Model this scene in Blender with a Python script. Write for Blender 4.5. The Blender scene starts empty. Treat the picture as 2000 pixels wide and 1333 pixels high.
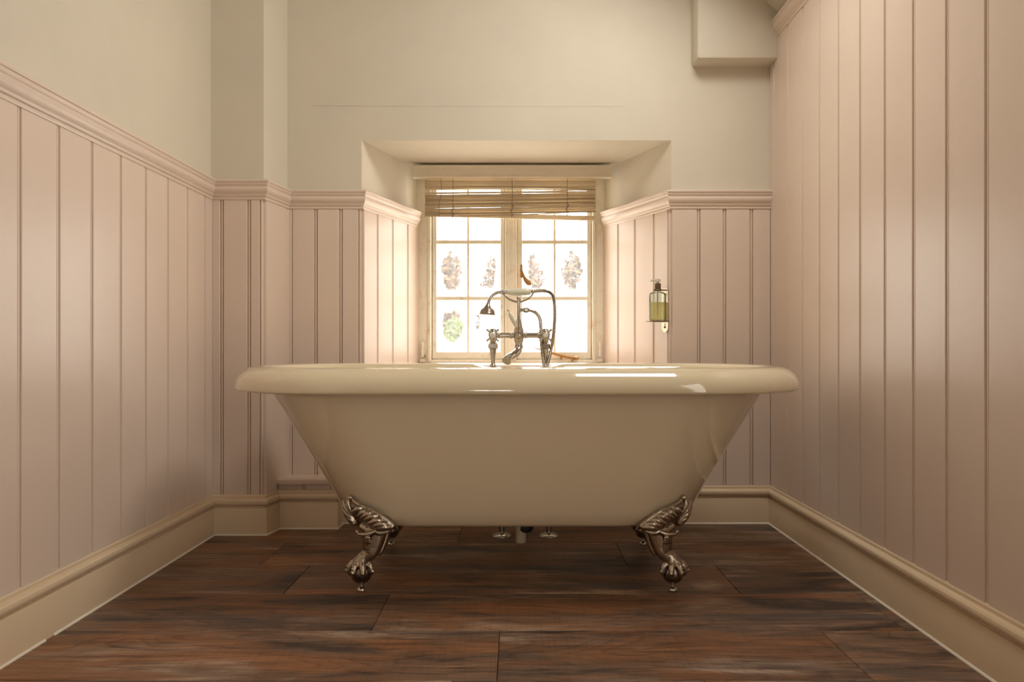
import bpy, bmesh, math, random
from mathutils import Vector, Matrix

random.seed(7)
S = bpy.context.scene
COL = S.collection
PI = math.pi

# ------------------------------------------------------------------ camera
H = 0.655            # camera height
F = 1432.0           # focal length in pixels of the 2000 px frame
CX, CY = 1010.0, 678.0
cam_d = bpy.data.cameras.new('camera')
cam = bpy.data.objects.new('camera', cam_d)
COL.objects.link(cam)
cam.location = (0, 0, H)
cam.rotation_euler = (PI / 2, 0, 0)
cam_d.sensor_fit = 'HORIZONTAL'
cam_d.sensor_width = 36
cam_d.lens = 36 * F / 2000
cam_d.shift_x = -(CX - 1000) / 2000
cam_d.shift_y = (CY - 666.5) / 2000
cam_d.clip_start = 0.02
S.camera = cam

# ------------------------------------------------------------------ light
S.view_settings.view_transform = 'Standard'
S.view_settings.look = 'None'
S.view_settings.gamma = 1
S.view_settings.use_curve_mapping = False
S.view_settings.exposure = 0.08
world = bpy.data.worlds.new('overcast_sky')
S.world = world
world.use_nodes = True
bg = world.node_tree.nodes['Background']
bg.inputs[0].default_value = (1.0, 0.97, 0.93, 1)
# overcast sky: three times as bright overhead as at the horizon
wn = world.node_tree
w_tc = wn.nodes.new('ShaderNodeTexCoord')
w_sep = wn.nodes.new('ShaderNodeSeparateXYZ')
w_map = wn.nodes.new('ShaderNodeMapRange')
SKY = 4.7
w_map.inputs[1].default_value = 0.0
w_map.inputs[2].default_value = 1.0
w_map.inputs[3].default_value = SKY
w_map.inputs[4].default_value = SKY * 3
wn.links.new(w_tc.outputs['Generated'], w_sep.inputs[0])
wn.links.new(w_sep.outputs[2], w_map.inputs[0])
wn.links.new(w_map.outputs[0], bg.inputs[1])


def area(name, loc, rot, sx, sy, power, col, portal=False):
    d = bpy.data.lights.new(name, 'AREA')
    d.shape = 'RECTANGLE'
    d.size, d.size_y = sx, sy
    d.energy = power
    d.color = col
    o = bpy.data.objects.new(name, d)
    COL.objects.link(o)
    o.location = loc
    o.rotation_euler = rot
    if portal:
        d.cycles.is_portal = True
    return o


# daylight comes in by the window in the picture (sky) and by a window behind the camera
area('window_portal', (-0.03, 3.29, 1.0), (-PI / 2, 0, 0), 0.8, 0.86, 1, (1, 1, 1), True)
area('rear_window_daylight', (-0.18, -1.56, 0.95), (PI / 2, 0, 0), 0.30, 0.36, 1.5, (1.0, 0.95, 0.86))
# added tall soft fill light by the right wall, no real fixture there
area('side_fill', (0.925, 0.2, 0.95), (0, PI / 2, 0), 1.8, 0.7, 11, (1.0, 0.95, 0.86))
# assumed overhead light just below the right-hand ceiling slope, no roof window built
area('assumed_overhead_light', (0.50, 1.95, 2.14), (0, math.radians(27), 0), 0.48, 0.55, 11, (1.0, 0.97, 0.90)).data.spread = math.radians(172)   # spread tuned to balance wall brightness, no roof well built



# ------------------------------------------------------------------ materials
def new_mat(name):
    m = bpy.data.materials.new(name)
    m.use_nodes = True
    nt = m.node_tree
    p = nt.nodes['Principled BSDF']
    return m, nt, p


def N(nt, t, **kw):
    n = nt.nodes.new(t)
    for k, v in kw.items():
        setattr(n, k, v)
    return n


def L(nt, a, b):
    nt.links.new(a, b)


def noise(nt, vec, scale, detail=4, rough=0.5, dist=0.0):
    n = N(nt, 'ShaderNodeTexNoise')
    n.inputs['Scale'].default_value = scale
    n.inputs['Detail'].default_value = detail
    n.inputs['Roughness'].default_value = rough
    n.inputs['Distortion'].default_value = dist
    if vec is not None:
        L(nt, vec, n.inputs['Vector'])
    return n.outputs['Fac']


def ramp(nt, fac, stops):
    r = N(nt, 'ShaderNodeValToRGB')
    el = r.color_ramp.elements
    while len(el) < len(stops):
        el.new(0.5)
    for e, (p, c) in zip(el, stops):
        e.position = p
        e.color = c if len(c) == 4 else (*c, 1)
    L(nt, fac, r.inputs[0])
    return r.outputs[0]


def mixc(nt, fac, a, b, mode='MIX'):
    n = N(nt, 'ShaderNodeMix', data_type='RGBA', blend_type=mode)
    for i, v in ((0, fac), (6, a), (7, b)):
        if isinstance(v, (int, float)):
            n.inputs[i].default_value = v
        elif isinstance(v, tuple):
            n.inputs[i].default_value = v if len(v) == 4 else (*v, 1)
        else:
            L(nt, v, n.inputs[i])
    return n.outputs[2]


def bump(nt, p, h, strength, dist=0.002):
    b = N(nt, 'ShaderNodeBump')
    b.inputs['Strength'].default_value = strength
    b.inputs['Distance'].default_value = dist
    L(nt, h, b.inputs['Height'])
    L(nt, b.outputs[0], p.inputs['Normal'])


def objvec(nt, scale=(1, 1, 1), which='Object'):
    tc = N(nt, 'ShaderNodeTexCoord')
    mp = N(nt, 'ShaderNodeMapping')
    mp.inputs['Scale'].default_value = scale
    L(nt, tc.outputs[which], mp.inputs[0])
    return mp.outputs[0]


def paint(name, col, rough, var=0.06, bscale=60, bstr=0.1, coat=0.0):
    m, nt, p = new_mat(name)
    v = objvec(nt)
    f = noise(nt, v, 3.0, 5, 0.6)
    lo = tuple(c * (1 - var) for c in col)
    hi = tuple(min(1, c * (1 + var)) for c in col)
    L(nt, ramp(nt, f, [(0.3, lo), (0.7, hi)]), p.inputs['Base Color'])
    p.inputs['Roughness'].default_value = rough
    p.inputs['Coat Weight'].default_value = coat
    p.inputs['Coat Roughness'].default_value = 0.15
    bump(nt, p, noise(nt, objvec(nt, (1, 1, 0.25)), bscale, 4), bstr)
    return m


def plain(name, col, rough, metal=0.0, coat=0.0, var=0.93):
    m, nt, p = new_mat(name)
    v = objvec(nt)
    f = noise(nt, v, 25.0, 3)
    L(nt, ramp(nt, f, [(0.3, tuple(c * var for c in col)), (0.7, col)]), p.inputs['Base Color'])
    p.inputs['Roughness'].default_value = rough
    p.inputs['Metallic'].default_value = metal
    p.inputs['Coat Weight'].default_value = coat
    return m


CREAM = (0.73, 0.665, 0.55)
PINK = (0.79, 0.65, 0.55)
M_plaster = paint('cream_plaster', CREAM, 0.75, 0.035, 14, 0.25)
M_pink = paint('pink_eggshell_paint', PINK, 0.33, 0.03, 90, 0.07)
M_skirt = paint('cream_gloss_paint', (0.77, 0.61, 0.425), 0.32, 0.03, 50, 0.05)
M_sealant = plain('white_sealant', (0.85, 0.78, 0.66), 0.5)
M_pelmet = plain('ivory_paint', (0.86, 0.77, 0.62), 0.35)
M_bath = plain('cream_acrylic', (0.80, 0.695, 0.495), 0.07, 0, 1.0, 0.992)
M_white = plain('white_ceramic', (0.82, 0.82, 0.70), 0.15, 0, 0.5)
M_wplastic = plain('white_plastic', (0.85, 0.80, 0.70), 0.35)
M_chrome = plain('polished_chrome', (0.58, 0.55, 0.51), 0.09, 1.0)
M_hose = plain('hose_chrome', (0.46, 0.42, 0.37), 0.22, 1.0)
M_rose = plain('aged_chrome', (0.40, 0.34, 0.29), 0.24, 1.0)
M_brass = plain('aged_brass', (0.42, 0.22, 0.08), 0.4, 0.7)
M_pipe = plain('cream_waste_pipe', (0.66, 0.57, 0.40), 0.4)
M_black = plain('black_rubber', (0.02, 0.018, 0.016), 0.5)
M_bracket = plain('bronze_bracket', (0.20, 0.14, 0.08), 0.35, 0.8)
M_nickel = plain('satin_steel', (0.62, 0.52, 0.40), 0.35, 0.8)


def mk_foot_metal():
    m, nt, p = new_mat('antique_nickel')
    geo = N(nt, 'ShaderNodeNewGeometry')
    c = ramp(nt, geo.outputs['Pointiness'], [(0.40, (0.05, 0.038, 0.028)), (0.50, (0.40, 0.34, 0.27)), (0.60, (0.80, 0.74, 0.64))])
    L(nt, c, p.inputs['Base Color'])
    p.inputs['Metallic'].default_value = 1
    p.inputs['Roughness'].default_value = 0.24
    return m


M_foot = mk_foot_metal()
M_ball = plain('dark_nickel', (0.26, 0.22, 0.18), 0.2, 1.0)


def mk_window_paint():
    m, nt, p = new_mat('flaking_window_paint')
    v = objvec(nt)
    a = noise(nt, v, 22, 8, 0.7)
    c = ramp(nt, a, [(0.30, (0.30, 0.19, 0.09)), (0.36, (0.80, 0.69, 0.52)), (0.48, (0.89, 0.82, 0.68))])
    L(nt, c, p.inputs['Base Color'])
    p.inputs['Roughness'].default_value = 0.5
    bump(nt, p, a, 0.2)
    return m


M_win = mk_window_paint()


def mk_pane():
    m = bpy.data.materials.new('condensation_glass')
    m.use_nodes = True
    nt = m.node_tree
    nt.nodes.clear()
    out = N(nt, 'ShaderNodeOutputMaterial')
    tr = N(nt, 'ShaderNodeBsdfTransparent')
    tl = N(nt, 'ShaderNodeBsdfTranslucent')
    tl.inputs[0].default_value = (0.9, 0.9, 0.88, 1)
    gl = N(nt, 'ShaderNodeBsdfGlossy')
    gl.inputs['Roughness'].default_value = 0.04
    tc = N(nt, 'ShaderNodeTexCoord')
    mp = N(nt, 'ShaderNodeMapping')
    mp.inputs['Location'].default_value = (-1.0, 0, -1.0)
    mp.inputs['Scale'].default_value = (2.0, 0.0, 2.0)
    L(nt, tc.outputs['Generated'], mp.inputs[0])
    ln = N(nt, 'ShaderNodeVectorMath', operation='LENGTH')
    L(nt, mp.outputs[0], ln.inputs[0])
    n1 = noise(nt, objvec(nt), 26, 8, 0.7)
    ad = N(nt, 'ShaderNodeMath', operation='ADD')
    L(nt, ln.outputs['Value'], ad.inputs[0])
    L(nt, n1, ad.inputs[1])
    mr = N(nt, 'ShaderNodeMapRange')
    mr.inputs[1].default_value = 1.15
    mr.inputs[2].default_value = 1.6
    mr.inputs[3].default_value = 0.045
    mr.inputs[4].default_value = 0.72
    L(nt, ad.outputs[0], mr.inputs[0])
    streak = noise(nt, objvec(nt, (60, 1, 3)), 1.5, 4)
    mu = N(nt, 'ShaderNodeMath', operation='MULTIPLY')
    mu.use_clamp = True
    L(nt, mr.outputs[0], mu.inputs[0])
    m2 = N(nt, 'ShaderNodeMapRange')
    m2.inputs[1].default_value = 0.3
    m2.inputs[2].default_value = 0.7
    m2.inputs[3].default_value = 0.75
    m2.inputs[4].default_value = 1.2
    L(nt, streak, m2.inputs[0])
    L(nt, m2.outputs[0], mu.inputs[1])
    mx = N(nt, 'ShaderNodeMixShader')
    L(nt, mu.outputs[0], mx.inputs[0])
    L(nt, tr.outputs[0], mx.inputs[1])
    L(nt, tl.outputs[0], mx.inputs[2])
    mg = N(nt, 'ShaderNodeMixShader')
    mg.inputs[0].default_value = 0.05
    L(nt, mx.outputs[0], mg.inputs[1])
    L(nt, gl.outputs[0], mg.inputs[2])
    L(nt, mg.outputs[0], out.inputs[0])
    return m


M_pane = mk_pane()


def mk_clear(name, tint, diff, fdiff):
    m = bpy.data.materials.new(name)
    m.use_nodes = True
    nt = m.node_tree
    nt.nodes.clear()
    out = N(nt, 'ShaderNodeOutputMaterial')
    tr = N(nt, 'ShaderNodeBsdfTransparent')
    tr.inputs[0].default_value = (*tint, 1)
    df = N(nt, 'ShaderNodeBsdfTranslucent')
    df.inputs[0].default_value = (*diff, 1)
    d2 = N(nt, 'ShaderNodeBsdfDiffuse')
    d2.inputs[0].default_value = (*diff, 1)
    md = N(nt, 'ShaderNodeMixShader')
    L(nt, df.outputs[0], md.inputs[1])
    L(nt, d2.outputs[0], md.inputs[2])
    gl = N(nt, 'ShaderNodeBsdfGlossy')
    gl.inputs['Roughness'].default_value = 0.08
    fr = N(nt, 'ShaderNodeFresnel')
    fr.inputs[0].default_value = 1.2
    mx = N(nt, 'ShaderNodeMixShader')
    mx.inputs[0].default_value = fdiff
    L(nt, tr.outputs[0], mx.inputs[1])
    L(nt, md.outputs[0], mx.inputs[2])
    mg = N(nt, 'ShaderNodeMixShader')
    L(nt, fr.outputs[0], mg.inputs[0])
    L(nt, mx.outputs[0], mg.inputs[1])
    L(nt, gl.outputs[0], mg.inputs[2])
    L(nt, mg.outputs[0], out.inputs[0])
    return m


M_bottle = mk_clear('green_tinted_clear_plastic', (0.95, 0.99, 0.96), (0.6, 0.76, 0.64), 0.16)
M_liquid = mk_clear('yellow_green_soap', (1.0, 0.95, 0.72), (0.96, 0.82, 0.45), 0.5)


def mk_slat():
    m, nt, p = new_mat('bleached_wood_splint')
    oi = N(nt, 'ShaderNodeObjectInfo')
    g = noise(nt, objvec(nt, (6, 200, 200)), 2.0, 4)
    c1 = ramp(nt, oi.outputs['Random'], [(0.0, (0.42, 0.31, 0.20)), (0.5, (0.66, 0.56, 0.42)), (1.0, (0.82, 0.74, 0.60))])
    c = mixc(nt, g, c1, (0.74, 0.64, 0.48))
    L(nt, c, p.inputs['Base Color'])
    p.inputs['Roughness'].default_value = 0.6
    tl = N(nt, 'ShaderNodeBsdfTranslucent')
    L(nt, c, tl.inputs[0])
    mx = N(nt, 'ShaderNodeMixShader')
    mx.inputs[0].default_value = 0.48
    out = nt.nodes['Material Output']
    L(nt, p.outputs[0], mx.inputs[1])
    L(nt, tl.outputs[0], mx.inputs[2])
    L(nt, mx.outputs[0], out.inputs[0])
    return m


M_slat = mk_slat()
M_cord = plain('grey_cord', (0.25, 0.20, 0.15), 0.8)
M_cordw = plain('pale_cord', (0.7, 0.62, 0.48), 0.8)


def mk_wood():
    m, nt, p = new_mat('weathered_oak_plank')
    tc = N(nt, 'ShaderNodeTexCoord')
    oi = N(nt, 'ShaderNodeObjectInfo')
    cb = N(nt, 'ShaderNodeCombineXYZ')
    m1 = N(nt, 'ShaderNodeMath', operation='MULTIPLY')
    m1.inputs[1].default_value = 43.0
    L(nt, oi.outputs['Random'], m1.inputs[0])
    for i in range(3):
        L(nt, m1.outputs[0], cb.inputs[i])
    ad = N(nt, 'ShaderNodeVectorMath', operation='ADD')
    L(nt, tc.outputs['Object'], ad.inputs[0])
    L(nt, cb.outputs[0], ad.inputs[1])
    base = ad.outputs[0]

    def mapped(sc):
        mp = N(nt, 'ShaderNodeMapping')
        mp.inputs['Scale'].default_value = sc
        L(nt, base, mp.inputs[0])
        return mp.outputs[0]
    patch = noise(nt, mapped((1.1, 5.0, 1)), 1.7, 5, 0.62, 0.8)
    hue = noise(nt, mapped((1.6, 7.0, 1)), 1.3, 4, 0.6, 0.5)
    grain = noise(nt, mapped((1.6, 22, 1)), 2.0, 8, 0.62, 1.0)
    fine = noise(nt, mapped((4, 190, 1)), 2.0, 3, 0.6)
    saw = noise(nt, mapped((170, 7, 1)), 1.0, 2, 0.5)
    ct = noise(nt, mapped((0.8, 4.2, 1)), 1.5, 2.5, 0.5, 0.35)
    c_m = N(nt, 'ShaderNodeMath', operation='MULTIPLY')
    c_m.inputs[1].default_value = 24.0
    L(nt, ct, c_m.inputs[0])
    c_f = N(nt, 'ShaderNodeMath', operation='FRACT')
    L(nt, c_m.outputs[0], c_f.inputs[0])
    cath = c_f.outputs[0]
    c0 = ramp(nt, patch, [(0.36, (0.060, 0.042, 0.035)), (0.43, (0.150, 0.098, 0.070)), (0.51, (0.220, 0.130, 0.082)), (0.57, (0.30, 0.205, 0.145)), (0.66, (0.42, 0.32, 0.24))])
    c0 = mixc(nt, ramp(nt, hue, [(0.50, (0, 0, 0)), (0.60, (0.85, 0.85, 0.85))]), c0, (0.29, 0.135, 0.062))
    c0 = mixc(nt, ramp(nt, hue, [(0.34, (0.8, 0.8, 0.8)), (0.43, (0, 0, 0))]), c0, (0.105, 0.085, 0.078))
    c1 = mixc(nt, 0.8, c0, ramp(nt, grain, [(0.30, (0.42, 0.38, 0.37)), (0.46, (0.9, 0.88, 0.87)), (0.70, (1.4, 1.38, 1.33))]), 'MULTIPLY')
    c2 = mixc(nt, 0.6, c1, ramp(nt, cath, [(0.0, (0.55, 0.52, 0.5)), (0.22, (0.95, 0.95, 0.95)), (0.9, (1.12, 1.1, 1.06)), (1.0, (0.6, 0.57, 0.55))]), 'MULTIPLY')
    c3 = mixc(nt, 0.4, c2, ramp(nt, fine, [(0.35, (0.66, 0.64, 0.64)), (0.6, (1.1, 1.1, 1.1))]), 'MULTIPLY')
    c4 = mixc(nt, 0.25, c3, ramp(nt, saw, [(0.38, (0.65, 0.65, 0.65)), (0.5, (1.05, 1.05, 1.05))]), 'MULTIPLY')
    tone = ramp(nt, oi.outputs['Random'], [(0.0, (0.74, 0.73, 0.75)), (1.0, (1.1, 1.07, 1.04))])
    c5 = mixc(nt, 1.0, c4, tone, 'MULTIPLY')
    L(nt, c5, p.inputs['Base Color'])
    p.inputs['Roughness'].default_value = 0.42
    p.inputs['Specular IOR Level'].default_value = 0.4
    bump(nt, p, grain, 0.25, 0.0015)
    return m


M_wood = mk_wood()
M_under = plain('dark_underlay', (0.03, 0.02, 0.015), 0.8)
M_render = plain('white_render', (0.85, 0.85, 0.83), 0.9)
M_slate = plain('grey_slate', (0.14, 0.14, 0.15), 0.7)
M_grass = plain('pale_gravel', (0.74, 0.70, 0.62), 0.9)
M_brownleaf = plain('dry_brown_leaves', (0.070, 0.030, 0.007), 0.8)
M_greenleaf = plain('fresh_green_leaves', (0.05, 0.085, 0.006), 0.7)
M_bark = plain('grey_bark', (0.11, 0.085, 0.06), 0.9)
M_darkglass = plain('dark_window_glass', (0.10, 0.10, 0.09), 0.3)


# ------------------------------------------------------------------ mesh helpers
class MB:
    def __init__(self):
        self.v, self.f = [], []

    def add(self, vs, fs):
        o = len(self.v)
        self.v += [tuple(p) for p in vs]
        self.f += [tuple(i + o for i in f) for f in fs]

    def box(self, x0, x1, y0, y1, z0, z1):
        vs = [(x, y, z) for z in (z0, z1) for y in (y0, y1) for x in (x0, x1)]
        self.add(vs, [(0, 2, 3, 1), (4, 5, 7, 6), (0, 1, 5, 4), (2, 6, 7, 3), (0, 4, 6, 2), (1, 3, 7, 5)])

    def cbox(self, x0, x1, y0, y1, z0, z1, c):
        """box with chamfered edges (all twelve)"""
        bm = bmesh.new()
        bmesh.ops.create_cube(bm, size=1)
        for v in bm.verts:
            v.co = Vector(((x0 + x1) / 2 + v.co.x * (x1 - x0), (y0 + y1) / 2 + v.co.y * (y1 - y0), (z0 + z1) / 2 + v.co.z * (z1 - z0)))
        bmesh.ops.bevel(bm, geom=bm.edges[:], offset=c, segments=2, affect='EDGES', profile=0.5)
        bm.verts.index_update()
        self.add([v.co for v in bm.verts], [[v.index for v in f.verts] for f in bm.faces])
        bm.free()

    def prism(self, poly, z0, z1):
        """plan polygon (counter-clockwise) pulled up"""
        n = len(poly)
        vs = [(x, y, z0) for x, y in poly] + [(x, y, z1) for x, y in poly]
        fs = [tuple(range(n - 1, -1, -1)), tuple(range(n, 2 * n))]
        fs += [(i, (i + 1) % n, n + (i + 1) % n, n + i) for i in range(n)]
        self.add(vs, fs)

    def lathe(self, prof, c, axis=(0, 0, 1), n=20):
        """profile of (radius, height) spun round axis through c"""
        q = Vector((0, 0, 1)).rotation_difference(Vector(axis).normalized())
        c = Vector(c)
        vs, fs = [], []
        for r, h in prof:
            for k in range(n):
                a = 2 * PI * k / n
                vs.append(c + q @ Vector((r * math.cos(a), r * math.sin(a), h)))
        for i in range(len(prof) - 1):
            for k in range(n):
                k2 = (k + 1) % n
                fs.append((i * n + k, i * n + k2, (i + 1) * n + k2, (i + 1) * n + k))
        fs.append(tuple(range(n - 1, -1, -1)))
        fs.append(tuple((len(prof) - 1) * n + k for k in range(n)))
        self.add(vs, fs)

    def tube(self, pts, rad, n=10, flat=None, up=None):
        pts = [Vector(p) for p in pts]
        m = len(pts)
        if isinstance(rad, (int, float)):
            rad = [rad] * m
        tang = []
        for i in range(m):
            t = pts[min(i + 1, m - 1)] - pts[max(i - 1, 0)]
            tang.append(t.normalized())
        ref = Vector(up) if up else (Vector((0, 0, 1)) if abs(tang[0].z) < 0.9 else Vector((1, 0, 0)))
        nrm = (ref - tang[0] * ref.dot(tang[0])).normalized()
        vs, fs = [], []
        for i in range(m):
            nrm = (nrm - tang[i] * nrm.dot(tang[i])).normalized()
            bn = tang[i].cross(nrm)
            for k in range(n):
                a = 2 * PI * k / n
                vs.append(pts[i] + nrm * (rad[i] * math.cos(a) * (flat or 1)) + bn * (rad[i] * math.sin(a)))
        for i in range(m - 1):
            for k in range(n):
                k2 = (k + 1) % n
                fs.append((i * n + k, i * n + k2, (i + 1) * n + k2, (i + 1) * n + k))
        fs.append(tuple(range(n - 1, -1, -1)))
        fs.append(tuple((m - 1) * n + k for k in range(n)))
        self.add(vs, fs)

    def ball(self, c, r, n=14, sz=1.0):
        prof = []
        for i in range(n + 1):
            a = -PI / 2 + PI * i / n
            prof.append((max(1e-5, r * math.cos(a)), r * sz * math.sin(a)))
        self.lathe(prof, c, (0, 0, 1), n * 2)

    def build(self, name, m, parent=None, smooth=40, loc=None):
        me = bpy.data.meshes.new(name)
        me.from_pydata(self.v, [], self.f)
        bm = bmesh.new()
        bm.from_mesh(me)
        bmesh.ops.recalc_face_normals(bm, faces=bm.faces[:])
        bm.to_mesh(me)
        bm.free()
        if smooth:
            me.polygons.foreach_set('use_smooth', [True] * len(me.polygons))
            me.set_sharp_from_angle(angle=math.radians(smooth))
        me.materials.append(m)
        return link(name, me, parent, loc)


def link(name, me, parent=None, loc=None):
    o = bpy.data.objects.new(name, me)
    COL.objects.link(o)
    if parent:
        o.parent = parent
    if loc:
        o.location = loc
    return o


def spline(pts, per=8):
    """Catmull-Rom through pts"""
    P = [Vector(p) for p in pts]
    P = [2 * P[0] - P[1]] + P + [2 * P[-1] - P[-2]]
    out = []
    for i in range(1, len(P) - 2):
        a, b, c, d = P[i - 1:i + 3]
        for k in range(per):
            t = k / per
            out.append(0.5 * (2 * b + (c - a) * t + (2 * a - 5 * b + 4 * c - d) * t * t + (3 * b - a - 3 * c + d) * t ** 3))
    out.append(P[-2])
    return out


def lerp_list(vals, n):
    out = []
    for i in range(n):
        x = i / (n - 1) * (len(vals) - 1)
        k = min(int(x), len(vals) - 2)
        out.append(vals[k] + (vals[k + 1] - vals[k]) * (x - k))
    return out


def thing(name, label, cat, loc=(0, 0, 0), group=None):
    o = bpy.data.objects.new(name, None)
    COL.objects.link(o)
    o.location = loc
    o.empty_display_size = 0.05
    tag(o, label, cat, group)
    return o


def tag(o, label, cat, group=None):
    o['label'] = label
    o['category'] = cat
    if group:
        o['group'] = group
    return o


def struct(o, label=None, cat=None):
    o['kind'] = 'structure'
    if label:
        o['label'] = label
    if cat:
        o['category'] = cat
    return o


def PX(px, Y):
    return (px - CX) * Y / F


def PZ(py, Y):
    return H - (py - CY) * Y / F


# ------------------------------------------------------------------ room shell
LX, RX, BY = -1.072, 0.952, 2.735        # wall faces
YB = -1.5                                 # wall behind the camera
PIER = (-0.887, 2.565)
PIER2 = (-0.857, BY)
RL0, RL1 = (-0.580, BY), (-0.430, 3.19)   # left window reveal
RR0, RR1 = (0.575, BY), (0.376, 3.19)     # right window reveal
SOFF = 1.426
TOP = 2.62

# floor
fm = MB()
fm.box(-1.3, 1.2, YB - 0.15, 3.3, -0.08, -0.012)
floor = struct(fm.build('floor', M_under), 'dark weathered oak effect plank floor under the bath', 'floor')
rows = [1.439 + 0.253 * k for k in range(-12, 7)]
joints = {0: [-0.04, 0.70], 1: [-0.337, 0.90], 2: [-0.62, 0.593], 3: [-0.771, 0.33], 4: [-0.2], 5: [0.4]}
plank_cache = {}
for i in range(len(rows) - 1):
    y0, y1 = rows[i], min(rows[i + 1], 2.77)
    k = i - 12
    if y1 - y0 < 0.02:
        continue
    js = joints.get(k, [random.uniform(-0.9, 0.0), random.uniform(0.15, 0.9)])
    xs = [-1.07] + js + [0.95]
    for a, b in zip(xs[:-1], xs[1:]):
        g = 0.0006
        w, d = b - a - 2 * g, y1 - y0 - 2 * g
        key = (round(w, 4), round(d, 4))
        if key not in plank_cache:
            c = 0.0012
            q = MB()
            lo = [(0, 0, -0.012), (w, 0, -0.012), (w, d, -0.012), (0, d, -0.012)]
            mi = [(0, 0, -c), (w, 0, -c), (w, d, -c), (0, d, -c)]
            up = [(c, c, 0), (w - c, c, 0), (w - c, d - c, 0), (c, d - c, 0)]
            q.add(lo + mi + up, [(0, 3, 2, 1), (8, 9, 10, 11)] +
                  [(j + o, (j + 1) % 4 + o, (j + 1) % 4 + o + 4, j + o + 4) for o in (0, 4) for j in range(4)])
            o = q.build('plank', M_wood, floor, 0, (a + g, y0 + g, 0))
            plank_cache[key] = o.data
        else:
            link('plank', plank_cache[key], floor, (a + g, y0 + g, 0))

# walls
w = MB()
w.box(LX - 0.2, LX, YB, 3.3, -0.08, 2.02)
wall_left = struct(w.build('wall_left', M_plaster, None, 0), 'left wall, cream plaster above a pink panelled dado', 'wall')
w = MB()
w.box(RX, RX + 0.2, YB, 3.3, -0.08, 1.95)
wall_right = struct(w.build('wall_right', M_plaster, None, 0), 'right wall boarded in pink nearly to the ceiling', 'wall')
w = MB()
w.prism([(LX - 0.15, PIER[1]), PIER, PIER2, RL0, RL1, (RL1[0], 3.3), (LX - 0.15, 3.3)], -0.08, TOP)
w.prism([(RR1[0], 3.3), RR1, RR0, (RX + 0.15, BY), (RX + 0.15, 3.3)], -0.08, TOP)
hole = [RL0, RR0, RR1, (RR1[0], 3.3), (RL1[0], 3.3), RL1]
w.prism(hole, SOFF, TOP)
w.prism(hole, -0.08, 0.575)
wall_back = struct(w.build('wall_back', M_plaster, None, 0), 'end wall with pier and deep splayed window recess', 'wall')
# wall behind the camera, with the opening of the second window
w = MB()
wx0, wx1, wz0, wz1 = -0.34, -0.02, 0.76, 1.14
for b in ((-1.3, wx0, -0.08, TOP), (wx1, 1.2, -0.08, TOP), (wx0, wx1, -0.08, wz0), (wx0, wx1, wz1, TOP)):
    w.box(b[0], b[1], YB - 0.15, YB, b[2], b[3])
struct(w.build('wall_front', M_plaster, None, 0), 'plain cream wall opposite the bath', 'wall')
w = MB()
for xx in (wx0 + 0.02, (wx0 + wx1) / 2, wx1 - 0.02):
    w.box(xx - 0.009, xx + 0.009, YB - 0.04, YB - 0.01, wz0, wz1)
for zz in (wz0 + 0.02, (wz0 + wz1) / 2, wz1 - 0.02):
    w.box(wx0, wx1, YB - 0.036, YB - 0.014, zz - 0.009, zz + 0.009)
struct(w.build('window_2', M_win, None, 0), 'plain glazed window opposite the bath', 'window')
# ceiling: two slopes and a flat between
zr, zl = 1.855, 1.89
fl = 2.52
xr = RX - (fl - zr) / math.tan(math.radians(43))
xl = LX + (fl - zl) / math.tan(math.radians(43))
prof = [(RX + 0.25, zr - 0.25 * math.tan(math.radians(43))), (xr, fl), (xl, fl), (LX - 0.25, zl - 0.25 * math.tan(math.radians(43)))]
c = MB()
vs, n = [], len(prof)
for y in (YB - 0.15, 3.3):
    vs += [(x, y, z) for x, z in prof]
    vs += [(x, y, z + 0.14) for x, z in reversed(prof)]
fs = [tuple(range(8)), tuple(range(15, 7, -1))]
fs += [(i, 8 + i, 8 + (i + 1) % 8, (i + 1) % 8) for i in range(8)]
c.add(vs, fs)
struct(c.build('ceiling', M_plaster, None, 0), 'cream ceiling sloping down to the right wall', 'ceiling')

# plaster box in the upper right corner of the end wall
b = MB()
b.cbox(0.650, RX - 0.0005, BY - 0.085, BY + 0.05, 1.698, 2.15, 0.016)
b.build('plaster_boxing', M_plaster, wall_back)


# faint seam in the plaster above the window recess
b = MB()
b.cbox(-0.77, 0.40, BY - 0.0007, BY + 0.004, 1.5530, 1.5570, 0.0003)
b.build('plaster_seam', M_plaster, wall_back)


# boards: face towards the right-hand side of p0 -> p1
board_cache = {}
BT = 0.010


def board_mesh(wd, hh):
    key = (round(wd, 3), round(hh, 3))
    if key in board_cache:
        return board_cache[key]
    t = BT
    pr = [(0.0, 0.0), (0.0, t - 0.008), (0.0022, t - 0.0006), (0.0032, t), (wd - 0.0125, t), (wd - 0.0116, t - 0.0006), (wd - 0.0096, t - 0.0075), (wd - 0.0082, t - 0.0075),
          (wd - 0.0072, t - 0.0030), (wd - 0.0055, t - 0.0018), (wd - 0.0030, t - 0.0018), (wd - 0.0016, t - 0.0030), (wd, t - 0.0085), (wd, 0.0)]
    if wd < 0.03:
        pr = [(0, 0), (0, t - 0.003), (0.003, t), (wd - 0.003, t), (wd, t - 0.003), (wd, 0)]
    n = len(pr)
    q = MB()
    q.add([(s, -d, 0) for s, d in pr] + [(s, -d, hh) for s, d in pr],
          [tuple(range(n - 1, -1, -1)), tuple(range(n, 2 * n))] + [(i, (i + 1) % n, n + (i + 1) % n, n + i) for i in range(n)])
    o = q.build('board', M_pink, None, 30)
    me = o.data
    bpy.data.objects.remove(o)
    board_cache[key] = me
    return me


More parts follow.
